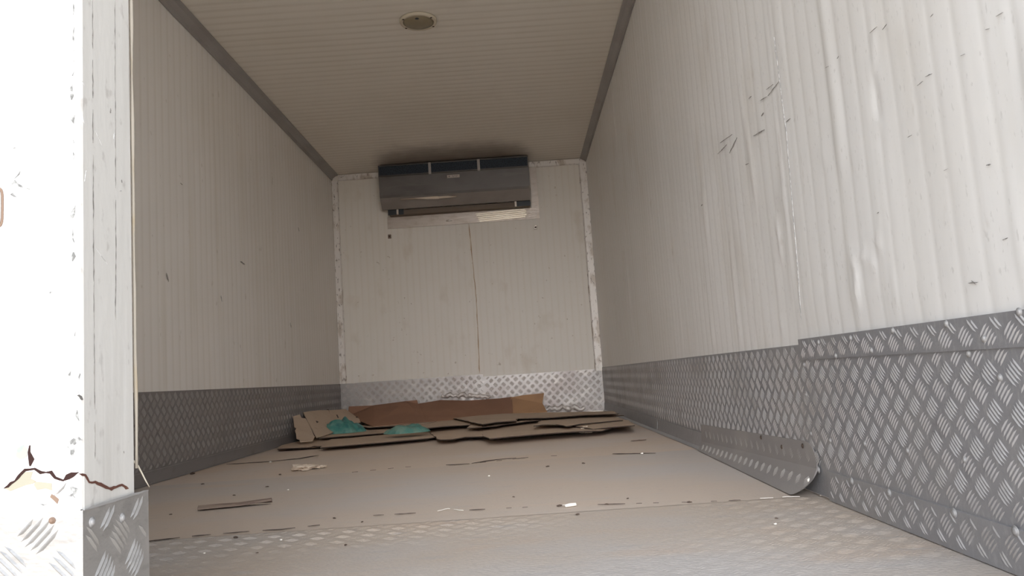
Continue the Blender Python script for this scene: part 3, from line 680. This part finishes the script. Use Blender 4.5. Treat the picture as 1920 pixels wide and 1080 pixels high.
for k in range(5):
    z = a.z+.032-k*.0145; ff.prism([(a.x+.006*k, L-.012, z), (b.x+.01*(k % 2), L-.012, z+.012), (b.x+.01*(k % 2), L-.012, z+.021), (a.x+.006*k, L-.012, z+.009)], (0, -.006, 0))
ff.build('foil_strip', m_foil, ev)
for u, v in ((700+180/7.2, 280+975/7.2), (990, 393)): pass
wad('loose_sealant', at(842, 413, 'y', L-.014)-Vector((0, 0, .01)), (.022, .006, .009), m_whitetrim, 3, None, 2).parent = ev
bpy.data.objects['loose_sealant'].matrix_parent_inverse = Matrix.Translation(ev.location).inverted()
for u, v, lab in ((730.5, 443.5, 'small dark square bolt plate under the left end of the blower unit'), (1004, 426.5, 'small pale square bolt plate under the right end of the blower unit')):
    c = at(u, v, 'y', L-.006); bt = MB().box((c.x-.012, L-.012, c.z-.016), (c.x+.012, L-.0035, c.z+.016)).build('bolt_plate', m_wood if u < 900 else m_flash, bevel=.002)
    MB().lathe([(.007, 0), (.007, -.004), (.004, -.006), (.001, -.006)], (c.x, L-.012, c.z), (0, 1, 0), 8).build('bolt_head', m_screw, bt)
    tag(bt, lab, 'bolt plate', 'bolt plates under the blower unit')

# ------------------------------------------------------------ cardboard
m_cardedge = mat('shadowed_cut_edge', (.055, .038, .030), .95)  # shadow gaps under the sheets put into the edge colour
def sheet(px, z, label, mt=m_card, th=.0045, lifts=None, seed=0, cat='cardboard', rag=.5, name='cardboard_sheet'):
    """flattened box piece lying at height z; lifts: extra height per outline point"""
    rr = random.Random(seed); P = []
    lifts = lifts or [0]*len(px)
    for i in range(len(px)):
        a = at(*px[i], 'z', z+lifts[i]); b = at(*px[(i+1) % len(px)], 'z', z+lifts[(i+1) % len(px)])
        n = max(1, int((b-a).length/.06)); nn = Vector(((a-b).y, (b-a).x, 0)).normalized()
        for k in range(n):
            p = a.lerp(b, k/n)
            if k: p = p+nn*rr.uniform(-1, 1)*.010*rag
            p.x = min(max(p.x, .03), W-.03); p.y = min(p.y, L-.03); P.append(p)
    bm = bmesh.new(); vs = [bm.verts.new(p) for p in P]; f = bm.faces.new(vs)
    if f.normal.z < 0: f.normal_flip()
    bmesh.ops.triangulate(bm, faces=bm.faces[:]); 
    r = bmesh.ops.extrude_face_region(bm, geom=bm.faces[:]); 
    for v in [e for e in r['geom'] if isinstance(e, bmesh.types.BMVert)]: v.co.z += th
    bmesh.ops.recalc_face_normals(bm, faces=bm.faces[:])
    me = bpy.data.meshes.new(name); bm.to_mesh(me); bm.free(); me.materials.append(mt); me.materials.append(m_cardedge)
    for p in me.polygons:
        if abs(p.normal.z) < .6: p.material_index = 1
    o = bpy.data.objects.new(name, me); C.objects.link(o); o['label'] = label; o['category'] = cat; o['group'] = 'flattened cardboard at the far end'; return o
sheet([(520, 843), (582, 840), (588, 838), (603, 838), (640, 832), (720, 822), (700, 800), (600, 806), (560, 829), (531, 833)], .004, 'tan cardboard at the left wall, its near edge the left end of the pile', lifts=[.008,.004,.010,.005,.003,0,0,0,0,0], seed=1)
sheet([(601, 841), (660, 836), (740, 829), (805, 823), (836, 818), (850, 792), (700, 800), (640, 812), (612, 830)], .009, 'long tan cardboard in front of the two teal bags', lifts=[.006,.008,.007,.006,.004,0,0,0,.002], seed=2)
sheet([(598, 823), (660, 818), (735, 812), (800, 800), (790, 788), (690, 796), (640, 806)], .018, 'narrow tan cardboard carrying the left teal bag', seed=3, lifts=[.004,.006,.004,0,0,0,.0])
sheet([(818, 822), (826, 826), (850, 825), (872, 821), (905, 820), (930, 800), (920, 785), (800, 792), (800, 806)], .014, 'ragged tan cardboard just right of the right teal bag', lifts=[.004,.006,.006,.004,.004,0,0,0,0], seed=4, rag=1)
sheet([(905, 819), (918, 824), (960, 820), (1030, 814), (1088, 810), (1130, 809), (1160, 801), (1120, 790), (1000, 792), (905, 805)], .016, 'wide tan cardboard with a straight raised near edge beside the paper scrap', lifts=[.006,.012,.013,.013,.012,.006,.0,0,0,0], seed=5, rag=.2)
sheet([(1112, 806), (1140, 803), (1190, 799), (1178, 789), (1090, 790), (1060, 798)], .022, 'tan cardboard nearest the right wall, its near edge raised', lifts=[.004,.008,.012,0,0,0], seed=6, rag=.3)
sheet([(876, 804), (905, 802), (930, 800), (946, 797), (1000, 790), (1040, 786), (1170, 780), (1120, 776), (940, 782), (890, 790)], .032, 'torn tan cardboard in the middle of the pile, left of the two dark slots', lifts=[.006,.008,.006,.004,.004,.002,0,0,0,0], seed=7, rag=.6)
sheet([(1000, 800), (1015, 798), (1040, 796), (1062, 801), (1090, 796), (1168, 789), (1150, 781), (1020, 786)], .030, 'tan cardboard near the right wall with two dark slots at its near edge', lifts=[.010,.012,.010,.006,.002,.0,0,0], seed=8, rag=.5)
sheet([(905, 797), (930, 793), (968, 790), (968, 786), (1020, 785), (1100, 779), (1160, 777), (1148, 772), (930, 777), (850, 785)], .045, 'far tan cardboard lying close to the back wall', lifts=[.010,.010,.006,.004,.004,.006,.006,0,0,0], seed=9, rag=.6)
sheet([(802, 804), (830, 801), (880, 798), (900, 790), (860, 782), (760, 788), (740, 798)], .034, 'tan cardboard behind the right teal bag', lifts=[.008,.010,.003,0,0,0,0], seed=10, rag=.6)
sheet([(690, 803), (740, 800), (800, 796), (830, 788), (800, 780), (700, 790), (670, 800)], .034, 'tan cardboard between and behind the two teal bags', lifts=[.003,.003,.003,0,0,0,0], seed=12, rag=.6)

def panel(px, label, mt, th=.004, name='cardboard_flap', slots=(), nrm=None):
    """px: (u, v, y) outline of a leaning flap, each corner at its own distance"""
    P = [at(u, v, 'y', y) for u, v, y in px]
    for p in P: p.x = min(max(p.x, .012), W-.02); p.z = max(p.z, .004)
    c = sum(P, Vector())/len(P); n = Vector()
    for a, b in zip(P, P[1:]+P[:1]): n += (a-c).cross(b-c)
    n.normalize()
    if n.y > 0: n = -n
    bm = bmesh.new(); bm.faces.new([bm.verts.new(p) for p in P]); bmesh.ops.triangulate(bm, faces=bm.faces[:])
    r = bmesh.ops.extrude_face_region(bm, geom=bm.faces[:])
    for v in [e for e in r['geom'] if isinstance(e, bmesh.types.BMVert)]: v.co -= n*th
    bmesh.ops.recalc_face_normals(bm, faces=bm.faces[:])
    me = bpy.data.meshes.new(name); bm.to_mesh(me); bm.free(); me.materials.append(mt)
    o = bpy.data.objects.new(name, me); C.objects.link(o); o['label'] = label; o['category'] = 'cardboard'
    o['group'] = 'upright cardboard flaps at the far end'
    # slots / hand holes as dark cuts, in the flap's own plane
    for s in slots:
        Q = [at(u, v, 'y', 5.0) for u, v in s]; q2 = []
        for q in Q:
            d = q-Vector(CAM); t = (c-Vector(CAM)).dot(n)/d.dot(n); q2.append(Vector(CAM)+d*t+n*.001)
        MB().prism(q2, n*.001).build('slot', m_seamdirt, o)
    return o
panel([(547, 781, 4.62), (562, 777, 4.70), (566, 784, 4.68), (573, 784.5, 4.66), (580, 797, 4.55), (590, 819, 4.32), (586, 826, 4.25), (563, 828, 4.22), (562, 824, 4.28), (556, 822, 4.30), (555, 812, 4.38), (553, 807, 4.42), (556, 803, 4.44), (552, 800, 4.46)],
      'narrow tan flap leaning on the left wall, leftmost of the flaps', m_card)
panel([(569, 773, 4.80), (580, 771, 4.9), (600, 769, 5.1), (620, 769, 5.3), (648, 767, 5.70), (680, 790, 5.45), (640, 806, 4.92), (594, 821, 4.47), (580, 795, 4.65)],
      'large tan flap with a cut slot, leaning behind the left teal bag', m_card, slots=[[(590.5, 787), (593, 786), (597, 792), (594, 793.5)], [(596, 770), (598, 770), (600, 778), (598, 778)], [(613, 768), (616, 768), (622, 788), (620, 789)], [(630, 778), (632.5, 778), (635, 784), (633, 784)]])
panel([(652, 780, 5.80), (654, 762, 5.87), (700, 760, 5.87), (760, 752, 5.87), (782, 750, 5.87), (784, 757, 5.86), (826, 750, 5.86), (875, 751, 5.86), (935, 747, 5.86), (960, 744, 5.86), (962, 776, 5.45), (905, 783, 5.35), (800, 790, 5.15), (700, 799, 5.05)],
      'wide bounce-tinted cardboard leaning against the foot of the back wall', m_cardbrown, slots=[[(808, 771), (812, 770), (818, 771.5), (811, 773)], [(664, 782), (670, 781.5), (671, 783.5), (664, 784)]])
panel([(955, 776, 5.5), (958, 745, 5.84), (980, 741, 5.85), (1020, 737, 5.85), (1017, 756, 5.75), (1026, 772, 5.5)],
      'orange-tan cardboard corner propped against the bright plate on the back wall', m_cardtan)

# ------------------------------------------------------------ teal bags
def bag(name, px, z0, hgt, mt, seed, label, npt=64):
    P = [at(u, v, 'z', z0) for u, v in px]; c = sum(P, Vector())/len(P); c.z = z0
    rx = (max(p.x for p in P)-min(p.x for p in P))/2; ry = rx*.62
    mb = MB(); NR = 22; vs = [(c.x, c.y, z0+hgt*1.0)]
    for i in range(1, NR+1):
        t = i/NR
        for j in range(npt):
            a = 2*math.pi*j/npt
            ed = 1+.16*noise.noise(Vector((math.cos(a)*2, math.sin(a)*2, seed)))+.05*noise.noise(Vector((math.cos(a)*7, math.sin(a)*7, seed)))
            x, y = math.cos(a)*t*ed*rx, math.sin(a)*t*ed*ry
            q = Vector((x*11, y*11, seed)); fold = abs(noise.noise(q))*1.5+.6*abs(noise.noise(q*2.4))
            h = hgt*(1-t**4)*(.75+.55*fold+.18*noise.noise(Vector((x*4, y*4, seed+4))))+.004*(1-t)
            vs.append((c.x+x, c.y+y, z0+h+(.002 if t < 1 else 0)))
    fs = [(0, 1+j, 1+(j+1) % npt) for j in range(npt)]
    for i in range(NR-1):
        a = 1+i*npt; fs += [(a+j, a+npt+j, a+npt+(j+1) % npt, a+(j+1) % npt) for j in range(npt)]
    fs.append(tuple(1+(NR-1)*npt+j for j in range(npt))[::-1])
    mb.add(vs, fs); o = mb.build(name, mt); return tag(o, label, 'bag', 'crumpled teal plastic on the cardboard')
bag('plastic_bag', [(594, 815), (686, 808)], .026, .068, m_bag, 3, 'larger crumpled teal plastic bag beside the leaning cardboard flaps')
bag('plastic_bag', [(717, 815), (809, 807)], .038, .034, m_bagB, 8, 'flatter teal plastic bag, lying right of the taller one')

# ------------------------------------------------------------ litter on the floor
a = at(370, 957, 'z', .002); b = at(509, 944, 'z', .002)
d = (b-a); n = Vector((-d.y, d.x, 0)).normalized(); wsx = []
mb = MB(); K = 16; vs = []
for i in range(K+1):
    t = i/K; ww = .012+.040*math.sin(math.pi*(.14+.72*t))*(1-.55*t); p = a+d*t; lift = .001+.006*max(0, t-.55)/.45
    vs += [p+Vector((0, 0, lift)), p+Vector((0, 0, lift+.005)), p+n*ww*.4+Vector((0, 0, .010-.003*t+lift)), p+n*ww+Vector((0, 0, .003)), p+n*ww]
mb.add(vs, [(i*5+j, i*5+(j+1) % 5, i*5+5+(j+1) % 5, i*5+5+j) for i in range(K) for j in range(5)]+[(0, 1, 2, 3, 4), tuple(K*5+j for j in range(5))[::-1]])
tag(mb.build('wood_splinter', m_wood), 'long dark splinter of wood lying on the dusty floor at left', 'splinter')
def scrap(name, u, v, size, seed, label, mt=m_paper, cat='paper scrap', z=0.0):
    o = wad(name, at(u, v, 'z', z)+Vector((0, 0, .0)), size, mt, seed, sub=3, amp=.55, k=3.2); return tag(o, label, cat)
scrap('paper_scrap', 572, 880, (.045, .05, .012), 4, 'crumpled pinkish paper scrap on the floor left of centre')
scrap('paper_scrap', 603, 877, (.018, .02, .006), 6, 'tiny pale crumb of paper just right of the pinkish scrap')
scrap('paper_scrap', 1098, 812, (.030, .03, .020), 9, 'white crumpled scrap standing at the near edge of the cardboard')
tag(wad('wood_chip', at(1199, 826, 'z', 0), (.030, .012, .002), m_wood, 5, sub=2), 'thin brown chip on the floor beyond the bent patch plate', 'debris')
fleck = wad('debris_fleck', (0, 0, 0), (.007, .006, .003), m_debris, 2, sub=2)
crumb = wad('dust_crumb', (0, 0, 0), (.0045, .0045, .003), m_white, 5, sub=2)
D = [(361, 889, 2.0, 'dark curved chip on the floor by the foot of the left wall'), (256, 915, 1.5, 'dark fleck beside the foot of the white door, where the left wall meets the floor'),
     (380, 908, 1.0, 'dark fleck below and right of the curved chip near the left wall'), (439, 929, .9, 'small dark fleck on the floor just above the middle of the wood splinter'),
     (501, 913, 1.0, 'dark fleck on the floor above the right end of the wood splinter'), (525, 890, 1.0, 'dark fleck left of the pinkish paper scrap'),
     (442, 1008, 1.6, 'larger dark fleck lying on the floor seam left of centre'), (320, 965, .9, 'dark fleck left of the wood splinter, towards the white door'),
     (627, 972, 1.2, 'dark fleck above the dusty diamond relief, left of the pair'), (679, 979, 1.0, 'dark fleck at the upper edge of the diamond relief'),
     (648, 1022, 1.2, 'thin dark fleck below the diamond relief'), (482, 1037, .8, 'small dark fleck on the nearest floor sheet, lower left'),
     (1049, 949, 1.7, 'round dark pebble at the left tip of the white stub'), (1083, 965, 1.4, 'round dark pebble below the white stub'),
     (1138, 946, 1.3, 'flat brown fleck on the seam right of the white stub'), (1177, 935, .9, 'small fleck beyond the seam, right of the flat brown one'),
     (963, 932, .9, 'small fleck beyond the seam, left of the white stub'), (1293, 942, 1.4, 'dark pebble on the seam below the bent patch plate'),
     (1456, 972, 1.0, 'small reddish fleck on the nearest floor sheet, right of the seam pebble'), (1313, 843, 1.6, 'dark lump in the joint at the far end of the bent patch plate'),
     (1325, 851, 1.1, 'dark fleck just in front of the lump at the patch plate joint'), (1391, 875, 1.6, 'dark pebble midway along the foot of the bent patch plate'),
     (1431, 898, 1.4, 'dark oblong fleck near the rounded end of the bent patch plate'), (1027, 875, 1.1, 'dark fleck just in front of the far floor seam'), (1094, 869, 1.1, 'dark fleck in front of the far seam, right of centre')]
for k, (u, v, s_, lab) in enumerate(D):
    o = fleck if k == 0 else copy_tree(fleck); o.location = at(u, v, 'z', .0); ss = .45*s_*min(1.9, max(.6, o.location.y/1.8)); o.scale = (ss*1.3, ss, ss); o.rotation_euler.z = rr.uniform(0, 3)
    tag(o, lab, 'debris', 'dark flecks scattered on the floor')
Wt = [(540, 919, 1.0, 'white crumb above the right end of the wood splinter'), (274, 1009, 1.1, 'white crumb next to the white door, just beyond the floor seam'), (527, 1013, 1.3, 'white crumb left of the dusty diamond relief'),
      (383, 1038, 1.1, 'white crumb on the nearest floor sheet, right of the door foot'), (277, 1071, 1.2, 'white crumb at the very foot of the door corner plate'), (1454, 983, 1.2, 'white crumb on the nearest sheet below the reddish fleck'),
      (507, 867, 1.2, 'white crumb on the far sheet by the left floor seam'), (917, 893, 1.0, 'white crumb in the middle of the second floor sheet'), (1204, 851, 1.2, 'white crumb on the far floor seam at right')]
for k, (u, v, s_, lab) in enumerate(Wt):
    o = crumb if k == 0 else copy_tree(crumb); o.location = at(u, v, 'z', .0); ss = .6*s_*min(1.8, max(.6, o.location.y/2.0)); o.scale = (ss, ss, ss)
    tag(o, lab, 'debris', 'white crumbs scattered on the floor')
st_ = MB().tube([at(1060, 948.5, 'z', .004), at(1070, 946.5, 'z', .004), at(1080, 945.5, 'z', .004)], [.003, .004, .0035], 8).build('paper_stub', m_white, smooth=True)
tag(st_, 'small white rolled stub by a dark fleck on the floor seam', 'paper scrap')
